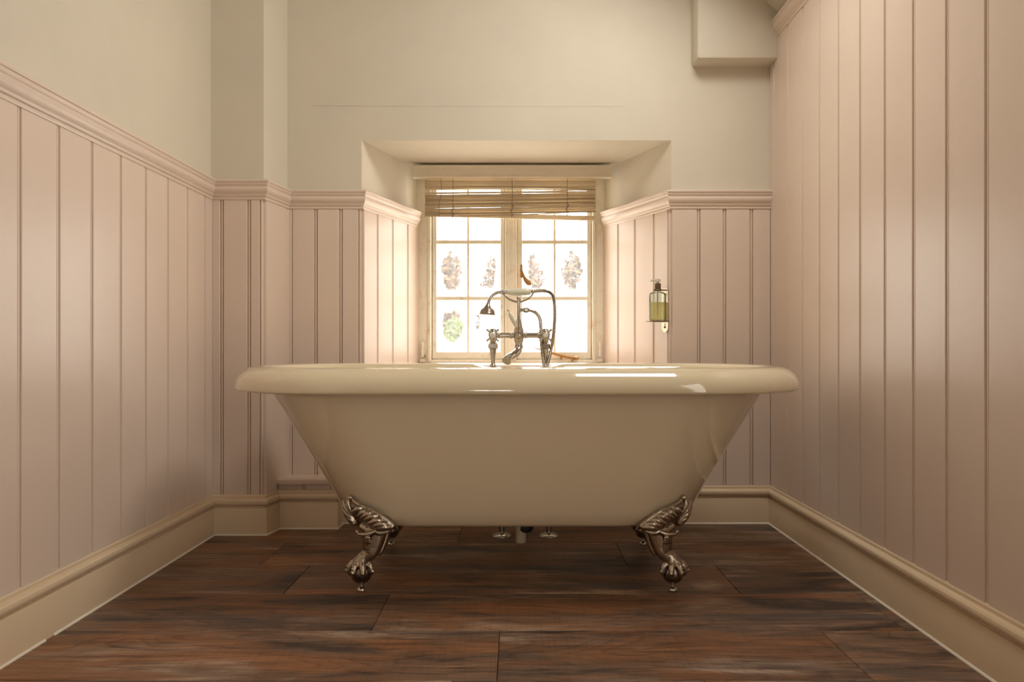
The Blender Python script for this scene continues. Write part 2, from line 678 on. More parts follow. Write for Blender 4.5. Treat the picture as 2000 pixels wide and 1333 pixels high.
def boards(p0, p1, z0, z1, cuts, parent):
    """cuts: distances from p0 of the joints"""
    p0, p1 = Vector(p0), Vector(p1)
    ln = (p1 - p0).length
    d = (p1 - p0).normalized()
    ang = math.atan2(d.y, d.x)
    ss = [0.0] + sorted(x for x in cuts if 0.012 < x < ln - 0.012) + [ln]
    for a, e in zip(ss[:-1], ss[1:]):
        o = link('board', board_mesh(e - a, z1 - z0), parent, (p0.x + d.x * a, p0.y + d.y * a, z0))
        o.rotation_euler = (0, 0, ang)


DZ0, DZ1 = 1.168, 1.236
boards((LX, YB), (LX, PIER[1]), 0.10, DZ0 + 0.01, [1.570 - YB + 0.1328 * k for k in range(-23, 8)], wall_left)
boards((LX, PIER[1]), PIER, 0.10, DZ0 + 0.01, [0.047, 0.142], wall_back)
boards(PIER, PIER2, 0.10, DZ0 + 0.01, [0.155], wall_back)
boards(PIER2, RL0, 0.10, DZ0 + 0.01, [0.020, 0.113, 0.206], wall_back)
lr = math.hypot(RL1[0] - RL0[0], RL1[1] - RL0[1])
boards(RL0, RL1, 0.575, DZ0 + 0.01, [lr * t for t in (0.223, 0.48, 0.757)], wall_back)
lr2 = math.hypot(RR1[0] - RR0[0], RR1[1] - RR0[1])
boards(RR1, RR0, 0.575, DZ0 + 0.01, [lr2 * (1 - t) for t in (0.19, 0.457, 0.715, 0.955)], wall_back)
boards(RR0, (RX, BY), 0.10, DZ0 + 0.01, [0.680 - 0.575, 0.776 - 0.575, 0.876 - 0.575], wall_back)
boards((RX, BY), (RX, YB), 0.10, 1.80, [BY - (1.467 + 0.1352 * k) for k in range(-22, 10)], wall_right)


# mitred sweeps
def sweep(prof, path):
    """prof (out, z); path of plan points, room on the right-hand side. Returns one section per path point."""
    P = [Vector(p) for p in path]
    secs = []
    for i, p in enumerate(P):
        def nr(a, b):
            d = (b - a).normalized()
            return Vector((d.y, -d.x))
        if i == 0:
            m = nr(P[0], P[1])
        elif i == len(P) - 1:
            m = nr(P[-2], P[-1])
        else:
            n1, n2 = nr(P[i - 1], p), nr(p, P[i + 1])
            m = (n1 + n2) / (1 + n1.dot(n2))
        secs.append([(p.x + m.x * o, p.y + m.y * o, z) for o, z in prof])
    return secs


def seg_mesh(secs, i0, i1):
    q = MB()
    n = len(secs[0])
    for i in range(i0, i1 + 1):
        pass
    vs = [v for s in secs[i0:i1 + 1] for v in s]
    k = i1 - i0
    fs = [(j * n + a, j * n + (a + 1) % n, (j + 1) * n + (a + 1) % n, (j + 1) * n + a) for j in range(k) for a in range(n)]
    fs += [tuple(range(n)), tuple(k * n + a for a in range(n - 1, -1, -1))]
    q.add(vs, fs)
    return q


SK = [(0, 0), (0.0205, 0), (0.0205, 0.0925), (0.0195, 0.0950), (0.0170, 0.0962), (0.0130, 0.0968), (0.0120, 0.0990), (0.0135, 0.1015), (0.0195, 0.1035),
      (0.0240, 0.1070), (0.0262, 0.1120), (0.0266, 0.1160), (0.0252, 0.1215), (0.0215, 0.1258), (0.0165, 0.1275), (0.0130, 0.1278), (0.0125, 0.1310),
      (0.0128, 0.1350), (0.0105, 0.1385), (0.0070, 0.1400), (0, 0.1400)]
skp = [(LX, YB), (LX, PIER[1]), PIER, (-0.871, 2.655), (-0.665, 2.655), (-0.665, BY), (RX, BY), (RX, YB)]
sec = sweep(SK, skp)
base_l = struct(seg_mesh(sec, 0, 1).build('baseboard_left', M_skirt, None, 25), 'cream moulded skirting along the left wall', 'skirting board')
base_b = struct(seg_mesh(sec, 1, 6).build('baseboard_back', M_skirt, None, 25), 'cream moulded skirting stepping round the pier on the end wall', 'skirting board')
base_r = struct(seg_mesh(sec, 6, 7).build('baseboard_right', M_skirt, None, 25), 'cream moulded skirting along the right wall', 'skirting board')
SE = [(0.0200, 0), (0.0245, 0), (0.0240, 0.0020), (0.0225, 0.0036), (0.0205, 0.0046)]
se = sweep(SE, [(LX, YB), (LX, 1.632)])
seg_mesh(se, 0, 1).build('sealant_bead', M_sealant, base_l)
s2 = sweep(SE, [(LX, 1.662)] + skp[1:])
seg_mesh(s2, 0, 1).build('sealant_bead', M_sealant, base_l)
seg_mesh(s2, 1, 6).build('sealant_bead', M_sealant, base_b)
seg_mesh(s2, 6, 7).build('sealant_bead', M_sealant, base_r)

DH = DZ1 - DZ0
DP = [(0, 0), (0.012, 0), (0.0135, 0.0035), (0.0125, 0.007), (0.0125, 0.009), (0.0165, 0.0125), (0.0180, 0.0165), (0.0180, 0.0185),
      (0.0215, 0.0230), (0.0255, 0.0290), (0.0270, 0.0350), (0.0262, 0.0400), (0.0235, 0.0430), (0.0235, 0.0455), (0.0265, 0.0490),
      (0.0285, 0.0540), (0.0285, 0.0570), (0.0310, 0.0590), (0.0320, 0.0630), (0.0310, 0.0665), (0.0280, 0.0680), (0, 0.0680)]
DP = [(o, z + DZ0) for o, z in DP]
e_l = tuple(Vector(RL0).lerp(Vector(RL1), 0.93))
e_r = tuple(Vector(RR0).lerp(Vector(RR1), 0.95))
dsec = sweep(DP, [(LX, YB), (LX, PIER[1]), PIER, PIER2, RL0, e_l])
struct(seg_mesh(dsec, 0, 1).build('trim_1', M_pink, None, 25), 'pink moulded dado rail along the left wall', 'dado rail')
struct(seg_mesh(dsec, 1, 4).build('trim_2', M_pink, None, 25), 'pink dado rail stepping round the pier left of the window', 'dado rail')
struct(seg_mesh(dsec, 4, 5).build('trim_3', M_pink, None, 25), 'pink dado rail in the left window reveal', 'dado rail')
dsec = sweep(DP, [e_r, RR0, (RX, BY)])
struct(seg_mesh(dsec, 0, 1).build('trim_4', M_pink, None, 25), 'pink dado rail in the right window reveal', 'dado rail')
struct(seg_mesh(dsec, 1, 2).build('trim_5', M_pink, None, 25), 'pink dado rail between window recess and right wall', 'dado rail')
# crown of the right wall boarding
CP = [(0, 0), (0.012, 0), (0.014, 0.006), (0.013, 0.010), (0.020, 0.018), (0.028, 0.026), (0.031, 0.034), (0.030, 0.040), (0.035, 0.044),
      (0.036, 0.052), (0.032, 0.058), (0, 0.058)]
csec = sweep([(o, z + 1.778) for o, z in CP], [(RX, BY), (RX, YB)])
struct(seg_mesh(csec, 0, 1).build('trim_6', M_pink, None, 25), 'pink cornice moulding topping the right wall boards', 'cornice')

# low boxing with a ledge between pier and bath
b = MB()
b.box(-0.875, -0.665, 2.659, BY - 0.008, 0.02, 0.160)
pb = b.build('pipe_boxing', M_pink, wall_back)
b = MB()
b.cbox(-0.874, -0.650, 2.632, BY - 0.008, 0.160, 0.1785, 0.003)
b.build('ledge', M_pink, pb)
bd = link('board', board_mesh(0.105, 0.05), pb, (-0.871, 2.663, 0.112))
bd = link('board', board_mesh(0.100, 0.05), pb, (-0.766, 2.663, 0.112))

# ------------------------------------------------------------------ window
WY = 3.20
win = bpy.data.objects.new('window_1', None)
COL.objects.link(win)
win.location = (0, WY, 0)
struct(win, 'two casement cottage window with small misted panes', 'window')


def at(o, parent):
    """keep world coordinates under a parent empty that is only moved"""
    o.parent = parent
    o.matrix_parent_inverse = Matrix.Translation(-Vector(parent.location))
    return o


C1 = (-0.369, -0.054)
C2 = (0.000, 0.322)
CZ = (0.602, 1.375)
q = MB()
q.cbox(-0.436, C1[0] - 0.002, 3.175, 3.27, 0.575, 1.426, 0.004)
q.cbox(C2[1] + 0.002, 0.382, 3.175, 3.27, 0.575, 1.426, 0.004)
q.cbox(-0.40, 0.35, 3.176, 3.27, CZ[1] + 0.002, 1.426, 0.004)
q.cbox(-0.40, 0.35, 3.17, 3.27, 0.575, CZ[0] - 0.002, 0.004)
q.box(C1[0] - 0.01, C1[0] + 0.010, 3.227, 3.268, 0.59, 1.40)
q.box(C2[1] - 0.010, C2[1] + 0.01, 3.227, 3.268, 0.59, 1.40)
q.box(-0.39, 0.34, 3.227, 3.268, 0.59, CZ[0] + 0.010)
q.box(-0.39, 0.34, 3.227, 3.268, CZ[1] - 0.010, 1.39)
# small stop beads on the jambs
q.cbox(-0.386, C1[0] - 0.004, 3.166, 3.18, 0.59, 1.40, 0.003)
q.cbox(C2[1] + 0.004, 0.338, 3.166, 3.18, 0.59, 1.40, 0.003)
at(q.build('frame', M_win), win)
q = MB()
q.cbox(C1[1] + 0.002, C2[0] - 0.002, 3.168, 3.27, 0.598, 1.38, 0.004)
q.cbox(C1[1] + 0.014, C2[0] - 0.014, 3.162, 3.18, 0.598, 1.38, 0.003)
q.box(C1[1] - 0.008, C2[0] + 0.008, 3.227, 3.268, 0.598, 1.38)
at(q.build('mullion', M_win), win)
q = MB()
q.prism([(-0.57, BY - 0.004), (0.565, BY - 0.004), (0.370, 3.178), (-0.425, 3.178)], 0.572, 0.586)
at(q.build('window_sill', M_pink), win)

for (x0, x1), bar, sl, sr in ((C1, -0.2135, 0.019, 0.018), (C2, 0.163, 0.022, 0.018)):
    q = MB()
    gz0, gz1 = 0.633, 1.343
    y0, y1 = 3.185, 3.225
    q.cbox(x0, x0 + sl, y0, y1, CZ[0], CZ[1], 0.003)
    q.cbox(x1 - sr, x1, y0, y1, CZ[0], CZ[1], 0.003)
    q.cbox(x0 + sl - 0.002, x1 - sr + 0.002, y0, y1, CZ[0], gz0, 0.003)
    q.cbox(x0 + sl - 0.002, x1 - sr + 0.002, y0, y1, gz1, CZ[1], 0.003)
    cs = at(q.build('casement', M_win), win)
    q = MB()
    q.cbox(bar - 0.0045, bar + 0.0045, y0 + 0.004, y1 - 0.004, gz0 - 0.002, gz1 + 0.002, 0.0015)
    g = q.build('glazing_bar', M_win, cs)
    zb = [1.111, 0.866]
    for z in zb:
        q = MB()
        q.cbox(x0 + sl - 0.002, x1 - sr + 0.002, y0 + 0.003, y1 - 0.003, z - 0.008, z + 0.008, 0.0025)
        q.build('glazing_bar', M_win, cs)
    for a, b2 in ((x0 + sl - 0.001, bar - 0.004), (bar + 0.004, x1 - sr + 0.001)):
        for z0, z1 in ((gz0 - 0.001, zb[1] - 0.007), (zb[1] + 0.007, zb[0] - 0.007), (zb[0] + 0.007, gz1 + 0.001)):
            q = MB()
            q.box(a, b2, 3.204, 3.208, z0, z1)
            q.build('pane', M_pane, cs, 0)
    # hinge pin at the bottom outer corner
    hx = x0 - 0.018 if x0 < -0.2 else x1 + 0.018
    q = MB()
    q.lathe([(0.004, 0), (0.006, 0.004), (0.006, 0.03), (0.0045, 0.032), (0.0045, 0.034), (0.006, 0.036), (0.006, 0.058), (0.003, 0.064)], (hx - (0.022 if x0 < -0.2 else -0.018), 3.163, 0.612), (0, 0, 1), 10)
    q.cbox(hx - 0.012 - (0.022 if x0 < -0.2 else -0.018), hx + 0.012 - (0.022 if x0 < -0.2 else -0.018), 3.164, 3.172, 0.588, 0.603, 0.002)
    at(q.build('hinge', M_win), win)

# brass lever latch
q = MB()
xx = PX(1018, 3.16)
q.cbox(xx - 0.004, xx + 0.006, 3.155, 3.163, PZ(543, 3.16), PZ(517, 3.16), 0.002)
q.lathe([(0.007, 0), (0.007, 0.004), (0.005, 0.012), (0.001, 0.014)], (xx, 3.156, PZ(529, 3.16)), (0, -1, 0), 12)
latch = at(q.build('latch', M_brass), win)
q = MB()
pts = spline([(PX(a, 3.142), 3.142, PZ(b, 3.142)) for a, b in ((1018, 527), (1021, 536), (1026, 546), (1032, 553), (1037, 557))], 6)
q.tube(pts, lerp_list([0.005, 0.0055, 0.007, 0.0105, 0.011, 0.003], len(pts)), 10, 0.5, (0, 1, 0))
q.build('latch_lever', M_brass, latch)
# casement stay lying on the bottom rail
q = MB()
pts = spline([(PX(a, 3.155), 3.155, PZ(b, 3.155)) for a, b in ((1043, 680), (1066, 686), (1085, 692), (1108, 698), (1124, 700))], 6)
q.tube(pts, lerp_list([0.002, 0.004, 0.006, 0.007, 0.006], len(pts)), 10, 0.6, (0, 1, 0))
for a, b in ((1096, 700), (1118, 703)):
    q.lathe([(0.006, 0), (0.006, 0.006), (0.003, 0.008), (0.003, 0.026)], (PX(a, 3.155), 3.150, PZ(b, 3.155)), (0, 1, 0), 10)
q.lathe([(0.003, -0.012), (0.008, -0.008), (0.008, 0.006), (0.003, 0.01)], (PX(1126, 3.155), 3.155, PZ(700, 3.155)), (1, 0, 0), 12)
at(q.build('window_stay', M_brass), win)

# ------------------------------------------------------------------ blind
BYY = 3.10
bl = thing('slatted_blind', 'half raised bleached wooden slat blind hanging in the window recess', 'blind', (0, BYY, 1.41))
q = MB()
hx0, hx1 = PX(806.5, 3.07), PX(1194, 3.07)
pr = [(3.085, 1.417), (3.066, 1.417), (3.062, 1.414), (3.064, 1.409), (3.066, 1.404), (3.066, 1.377), (3.063, 1.371), (3.061, 1.366), (3.064, 1.3625), (3.085, 1.3625)]
n = len(pr)
q.add([(hx0, y, z) for y, z in pr] + [(hx1, y, z) for y, z in pr],
      [tuple(range(n)), tuple(range(2 * n - 1, n - 1, -1))] + [(i, n + i, n + (i + 1) % n, (i + 1) % n) for i in range(n)])
q.box(hx0 + 0.03, hx1 - 0.03, 3.084, 3.125, 1.385, 1.417)
at(q.build('headrail', M_pelmet, None, 20), bl)
sx0, sx1 = PX(830, BYY), PX(1163, BYY)


def slat(z_l, z_m, z_r, h, dy, t=0.0022):
    q = MB()
    n = 10
    vs = []
    for i in range(n + 1):
        u = i / n
        z = z_l * (1 - u) + z_r * u + (z_m - (z_l + z_r) / 2) * 4 * u * (1 - u)
        x = sx0 + (sx1 - sx0) * u
        vs += [(x, BYY + dy - t, z - h / 2), (x, BYY + dy - t, z + h / 2), (x, BYY + dy + t, z + h / 2), (x, BYY + dy + t, z - h / 2)]
    fs = [(0, 1, 2, 3), (4 * n + 3, 4 * n + 2, 4 * n + 1, 4 * n)]
    for i in range(n):
        for k in range(4):
            fs.append((4 * i + k, 4 * i + 4 + k, 4 * i + 4 + (k + 1) % 4, 4 * i + (k + 1) % 4))
    q.add(vs, fs)
    return at(q.build('slat', M_slat, None, 30), bl)


def Zb(py):
    return PZ(py, BYY)


# upper slats, close together
for k in range(5):
    y = 351 + k * 3.6
    slat(Zb(y), Zb(y), Zb(y + 0.3), 0.0070, random.uniform(-0.003, 0.003))
slat(Zb(369), Zb(366), Zb(370), 0.006, 0.004)
slat(Zb(371), Zb(369.5), Zb(372.5), 0.004, 0)
slat(Zb(377), Zb(375.5), Zb(369.5), 0.0035, 0.005)
# bunched splints
t = 0.0
while t < 1.0:
    yl, yr = 379.5 + 40.5 * t, 376.0 + 39.0 * t
    hh = random.choice([0.005, 0.006, 0.0075, 0.009])
    slat(Zb(yl + random.uniform(-.8, .8)), Zb((yl + yr) / 2 + random.uniform(-1.2, 1.2)), Zb(yr + random.uniform(-.8, .8)), hh, random.uniform(-0.012, 0.010), 0.0016)
    t += hh / BYY * F / 40.5 * random.uniform(0.5, 0.72)
slat(Zb(423.5), Zb(421), Zb(412.5), 0.004, -0.008)
q = MB()
q.cbox(sx0, sx1, BYY - 0.010, BYY + 0.008, -0.0095, 0.0095, 0.003)
br = q.build('bottom_rail', M_slat)
br.location = (0, 0, (Zb(427.5) + Zb(419.0)) / 2)
br.rotation_euler = (0, 0, 0)
br.data.transform(Matrix.Rotation(-math.atan2(Zb(427.5) - Zb(419.0), sx1 - sx0), 4, 'Y'))
at(br, bl)
for px, y1 in ((885, 428), (1000, 427), (1107, 424)):
    q = MB()
    x = PX(px, BYY)
    q.tube(spline([(x, BYY - 0.016, Zb(349)), (x + 0.001, BYY - 0.018, Zb(385)), (x - 0.002, BYY - 0.020, Zb(y1))], 5), 0.0012, 6)
    q.tube(spline([(x, BYY - 0.018, Zb(y1 - 26)), (x + 0.006, BYY - 0.022, Zb(y1 - 20)), (x - 0.006, BYY - 0.022, Zb(y1 - 13)), (x + 0.004, BYY - 0.02, Zb(y1 - 8)), (x, BYY - 0.018, Zb(y1 - 2))], 6), 0.0016, 6)
    at(q.build('cord', M_cord), bl)
q = MB()
q.tube(spline([(PX(a, 3.08), 3.08, PZ(b, 3.08)) for a, b in ((861, 350), (862, 376), (857, 402), (858, 425), (855, 452))], 6), 0.0011, 6)
at(q.build('cord', M_cord), bl)
q = MB()
q.tube(spline([(PX(a, 3.08), 3.08, PZ(b, 3.08)) for a, b in ((1133, 352), (1134, 400), (1137, 470), (1152, 560), (1158, 640), (1160, 700))], 6), 0.0009, 6)
at(q.build('cord', M_cordw), bl)

# ------------------------------------------------------------------ bath
BX, BC = 0.0, 2.20
bath = thing('roll_top_bath', 'cream double ended roll top bath on four ornate claw feet', 'bathtub', (BX, BC, 0))
NS, NA = 56, 18


def ring(s, rx, hy, z):
    """stadium with elliptical ends, counter-clockwise from the front right"""
    out = []
    for i in range(NS):
        out.append([-s + 2 * s * i / NS, -hy, z])
    for i in range(2 * NA):
        a = -PI / 2 + PI * i / (2 * NA)
        out.append([s + rx * math.cos(a), hy * math.sin(a), z])
    for i in range(NS):
        out.append([s - 2 * s * i / NS, hy, z])
    for i in range(2 * NA):
        a = PI / 2 + PI * i / (2 * NA)
        out.append([-s + rx * math.cos(a), hy * math.sin(a), z])
    return out


RS, RR, RH = 0.463, 0.360, 0.365
rings = []
# outside: bottom up to the underside of the rim
for s, r, h, z in ((0.05, 0.02, 0.02, 0.162), (0.24, 0.165, 0.17, 0.162), (0.262, 0.185, 0.195, 0.163), (0.276, 0.196, 0.209, 0.167), (0.285, 0.2035, 0.2175, 0.175),
                   (0.293, 0.212, 0.2265, 0.190), (0.303, 0.224, 0.237, 0.209), (0.340, 0.2475, 0.262, 0.315), (0.380, 0.272, 0.287, 0.42), (0.418, 0.2955, 0.311, 0.520),
                   (0.424, 0.299, 0.314, 0.531), (0.428, 0.301, 0.316, 0.534)):
    rings.append((ring(s, r, h, z), 0))
# the rolled rim
for o, z in ((0.012, 0.5335), (0.004, 0.535), (0.0005, 0.5375), (0.0, 0.5420), (0.001, 0.550), (0.004, 0.561), (0.0095, 0.572), (0.018, 0.5825), (0.029, 0.5910), (0.041, 0.5965),
             (0.054, 0.5995), (0.067, 0.6005), (0.079, 0.5985), (0.089, 0.5930), (0.0965, 0.584), (0.1015, 0.572), (0.105, 0.556)):
    rings.append((ring(RS, RR - o, RH - o, z), 1 if o < 0.02 and z < 0.57 else 2))
# inside
for s, r, h, z in ((0.450, 0.247, 0.250, 0.52), (0.42, 0.235, 0.245, 0.45), (0.36, 0.215, 0.225, 0.33), (0.31, 0.20, 0.205, 0.235), (0.28, 0.18, 0.18, 0.200), (0.25, 0.14, 0.14, 0.185), (0.05, 0.02, 0.02, 0.180)):
    rings.append((ring(s, r, h, z), 3))
q = MB()
vs = []
for rg, kind in rings:
    for p in rg:
        x, y, z = p
        if kind in (2, 3) and y > 0:
            t = max(0.0, min(1.0, (0.155 - abs(x)) / 0.045))
            t = t * t * (3 - 2 * t)
            if kind == 2:
                if z > 0.588:
                    z = z + (0.588 - z) * t
                oo = RH - y
                if oo > 0.075:
                    y -= 0.035 * t
            else:
                y -= 0.035 * t * max(0, (z - 0.4) / 0.12)
        vs.append((x, y, z))
nr = len(rings[0][0])
fs = []
for i in range(len(rings) - 1):
    for k in range(nr):
        k2 = (k + 1) % nr
        fs.append((i * nr + k, i * nr + k2, (i + 1) * nr + k2, (i + 1) * nr + k))
fs.append(tuple(range(nr - 1, -1, -1)))
fs.append(tuple((len(rings) - 1) * nr + k for k in range(nr)))
q.add(vs, fs)
q.build('tub', M_bath, bath, 60)


# claw foot, drawn for one corner and mirrored for the others:
# +X outwards along the bath, +Y outwards across it, origin on the floor below the ball
def bath_y(x):
    """how far the tub stands out across at x"""
    rel = max(0.0, 0.1125 + x)
    return math.sqrt(max(1e-4, 0.237 ** 2 - min(rel, 0.225) ** 2)) - 0.231


def fp(u, v, off=0.010):
    x, z = (412 - u) * 0.000227, (1243 - v) * 0.000227
    return Vector((x, bath_y(x) + (z - 0.2) * 0.22 + off, z))


def foot_meshes():
    q = MB()

    def blade(uv, radii, off=0.012, per=6, n=10):
        offs = off if isinstance(off, (list, tuple)) else [off] * len(uv)
        pts = spline([fp(a, b, o) for (a, b), o in zip(uv, offs)], per)
        q.tube(pts, [x * 0.001 for x in lerp_list(radii, len(pts))], n)

    # plate against the tub
    blade([(215, 300), (300, 330), (420, 370), (560, 410), (700, 450), (800, 490)], [14, 22, 25, 24, 19, 9], -0.004, 6, 16)
    blade([(330, 440), (450, 480), (600, 490), (760, 500)], [12, 18, 19, 10], 0.0, 6, 14)
    # rolled top edge
    blade([(262, 165), (330, 210), (430, 250), (540, 285), (640, 335), (740, 412), (805, 470)], [5.5, 5, 5.5, 6, 6, 6, 5], 0.014)
    q.ball(fp(262, 158, 0.018), 0.0085, 8)
    # flame tips on the outer edge
    blade([(320, 410), (268, 310), (240, 230), (258, 150)], [8, 7.5, 7, 4], [0.016, 0.026, 0.028, 0.020])
    blade([(320, 420), (245, 330), (200, 255), (168, 192)], [8, 7, 6, 3], [0.018, 0.032, 0.034, 0.030])
    blade([(325, 440), (250, 375), (195, 315), (152, 250)], [8, 7, 6, 2.5], [0.018, 0.034, 0.038, 0.034])
    blade([(335, 460), (275, 425), (220, 375), (178, 325)], [7, 7, 6, 2.5], [0.016, 0.032, 0.038, 0.036])
    blade([(345, 480), (300, 460), (250, 425), (215, 390)], [6, 6.5, 5, 2.5], [0.012, 0.028, 0.034, 0.034])
    # lobes curling down off the rib
    for uv in ([(430, 262), (365, 275), (325, 320), (345, 385)], [(520, 292), (450, 300), (395, 345), (355, 372)], [(560, 300), (500, 322), (430, 370), (425, 405)],
               [(630, 340), (545, 350), (470, 392), (440, 425)], [(700, 395), (610, 392), (530, 425), (490, 448)], [(770, 450), (670, 432), (570, 452), (510, 470)],
               [(800, 480), (700, 470), (620, 478), (570, 490)]):
        blade(uv, [5, 8.5, 8, 3.5], [0.014, 0.026, 0.028, 0.022])
    # lip below the leaf
    blade([(362, 542), (400, 560), (470, 558), (540, 542), (590, 520)], [3, 5, 6, 6, 5], [0.040, 0.046, 0.044, 0.038, 0.032])
    blade([(590, 520), (640, 540), (700, 535), (790, 505)], [5, 6, 6, 4], [0.032, 0.030, 0.024, 0.014])
    q.ball(fp(368, 540, 0.042), 0.006, 7)
    blade([(400, 480), (470, 510), (560, 505)], [9, 12, 10], 0.020)

    # leg: S curve
    def lp(u, v, y):
        return Vector(((412 - u) * 0.000227, y, (1243 - v) * 0.000227))
    pts = spline([lp(560, 500, -0.008), lp(565, 570, -0.004), lp(560, 650, 0.0), lp(548, 720, 0.003), lp(520, 780, 0.006), lp(470, 835, 0.006), lp(440, 880, 0.004)], 6)
    q.tube(pts, [x * 0.001 for x in lerp_list([33, 32, 27, 23, 20.5, 19, 20], len(pts))], 18, 0.72, (0, 1, 0))
    # heel fin
    pts = spline([lp(700, 540, -0.012), lp(690, 620, -0.010), lp(665, 700, -0.006), lp(640, 770, -0.002), lp(610, 825, 0.002)], 5)
    q.tube(pts, [x * 0.001 for x in lerp_list([12, 11, 10, 9, 6], len(pts))], 12)
    # scales on the shin
    for k in range(8):
        v = 590 + 24 * k
        for m in range(4):
            u = 438 + 28 * m + (6 if k < 3 else 0)
            yy = 0.006 + 0.017 * math.sin(min(1.0, (m + 0.8) / 4.2) * PI / 2) - 0.0006 * k + (0.003 if k < 3 else 0)
            q.ball(lp(u, v, yy), 0.0040, 6)
    # toes over the ball
    B = Vector((0, 0, 0.048))
    A = lp(450, 850, 0.006)
    for ang in (-35, 15, 62, 108, 155):
        a = math.radians(ang)
        d = Vector((math.cos(a), math.sin(a), 0))
        pp = [A + d * 0.004 + Vector((0, 0, 0.008))]
        for el, rr in ((62, 0.0345), (36, 0.0350), (10, 0.0325), (-14, 0.0300)):
            e = math.radians(el)
            pp.append(B + d * rr * math.cos(e) + Vector((0, 0, rr * math.sin(e))))
        pts = spline(pp, 5)
        q.tube(pts, [x * 0.001 for x in lerp_list([11, 10.5, 9.0, 7.5, 1.8], len(pts))], 10)
        for el, r2 in ((40, 7.4), (12, 5.6)):
            e = math.radians(el)
            q.ball(B + d * 0.0375 * math.cos(e) + Vector((0, 0, 0.0375 * math.sin(e))), r2 * 0.001, 7)
        if ang < 70:
            for k in range(5):
                e = math.radians(64 - 12 * k)
                q.ball(B + d * 0.0435 * math.cos(e) + Vector((0, 0, 0.0435 * math.sin(e))), 0.0026, 5)
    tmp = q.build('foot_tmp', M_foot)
    md = tmp.modifiers.new('r', 'REMESH')
    md.mode = 'VOXEL'
    md.voxel_size = 0.0016
    md.use_smooth_shade = True
    sm = tmp.modifiers.new('s', 'SMOOTH')
    sm.factor = 0.5
    sm.iterations = 2
    dg = bpy.context.evaluated_depsgraph_get()
    me = bpy.data.meshes.new_from_object(tmp.evaluated_get(dg))
    me.name = 'claw_foot'
    bpy.data.objects.remove(tmp)
    me.polygons.foreach_set('use_smooth', [True] * len(me.polygons))
    q = MB()
    q.ball((0, 0, 0.048), 0.0285, 14)
    o = q.build('ball', M_ball)
    ball = o.data
    bpy.data.objects.remove(o)
    q = MB()
    q.lathe([(0.004, 0), (0.0105, 0.0005), (0.0125, 0.003), (0.0120, 0.006), (0.0085, 0.009), (0.0060, 0.011), (0.0055, 0.018), (0.0075, 0.020), (0.0085, 0.026), (0.0085, 0.034)], (0, 0, 0), (0, 0, 1), 20)
    o = q.build('levelling_foot', M_chrome)
    lev = o.data
    bpy.data.objects.remove(o)
    return me, ball, lev


fme, bme, lme = foot_meshes()
FX, FY = 0.418, 0.231
for sx in (-1, 1):
    for sy in (-1, 1):
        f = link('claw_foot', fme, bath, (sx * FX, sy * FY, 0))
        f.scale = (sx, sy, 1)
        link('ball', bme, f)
        link('levelling_foot', lme, f)

# ------------------------------------------------------------------ bath mixer tap
TY = 2.49
DECK = 0.588
tap = thing('bath_mixer_tap', 'chrome bridge bath mixer tap on the far rim of the bath', 'tap', (0, TY, DECK))


def T(px, py, y=TY):
    return (PX(px, y), y, PZ(py, y))


def tpart(q, name, m):
    return at(q.build(name, m), tap)


zbar = PZ(655.5, TY)
for px in (961, 1068):
    x = PX(px + (2 if px < 1000 else -3), TY)
    q = MB()
    q.lathe([(0.010, 0), (0.0145, 0.001), (0.0145, 0.004), (0.010, 0.007), (0.0075, 0.011), (0.0072, 0.02), (0.0090, 0.04), (0.0115, 0.056), (0.0120, 0.060)],
            (x, TY, DECK), (0, 0, 1), 20)
    q.lathe([(0.0120, 0.060), (0.0165, 0.062), (0.0165, 0.076), (0.0135, 0.079), (0.0105, 0.086)], (x, TY, DECK), (0, 0, 1), 6)
    q.lathe([(0.0105, 0.085), (0.0115, 0.090), (0.0150, 0.098), (0.0165, 0.110), (0.0150, 0.122), (0.010, 0.128), (0.002, 0.130)], (x, TY, DECK), (0, 0, 1), 20)
    tpart(q, 'pillar', M_chrome)
    # cross handle, facing the bath
    q = MB()
    hc = Vector((x, TY - 0.034, zbar))
    q.lathe([(0.009, 0.022), (0.0095, 0.010), (0.0110, 0.006), (0.0125, 0.0), (0.0125, -0.006), (0.009, -0.009)], hc, (0, 1, 0), 18)
    for a in (45, 135, 225, 315):
        d = Vector((math.cos(math.radians(a)), 0, math.sin(math.radians(a))))
        q.tube([hc + d * 0.008, hc + d * 0.017, hc + d * 0.022, hc + d * 0.027, hc + d * 0.029], [0.0042, 0.0030, 0.0040, 0.0046, 0.002], 10)
    h = tpart(q, 'cross_handle', M_chrome)
    q = MB()
    q.lathe([(0.0085, 0.0), (0.0085, 0.003), (0.006, 0.0045), (0.001, 0.005)], hc + Vector((0, -0.008, 0)), (0, -1, 0), 18)
    q.build('handle_cap', M_white, h)
q = MB()
q.tube([T(966, 655.5), T(1062, 655.5)], 0.0092, 16)
for px in (975, 998, 1027, 1052):
    q.tube([T(px - 2.5, 655.5), T(px - 1, 655.5), T(px + 1, 655.5), T(px + 2.5, 655.5)], [0.0094, 0.0115, 0.0115, 0.0094], 16)
tpart(q, 'bridge', M_chrome)
q = MB()
cx = PX(1013, TY)
q.lathe([(0.010, 0.045), (0.012, 0.038), (0.0125, 0.030), (0.0165, 0.020), (0.0185, 0.006), (0.0185, -0.006), (0.0165, -0.018), (0.0135, -0.028), (0.0140, -0.034), (0.0150, -0.036), (0.0150, -0.044), (0.012, -0.046)],
        (cx, TY, zbar), (0, 0, 1), 24)
q.lathe([(0.012, 0), (0.0125, 0.018), (0.0105, 0.021), (0.0105, 0.026), (0.006, 0.028), (0.001, 0.029)], (cx, TY, zbar), (0, -1, 0), 20)
tpart(q, 'valve_body', M_chrome)
q = MB()
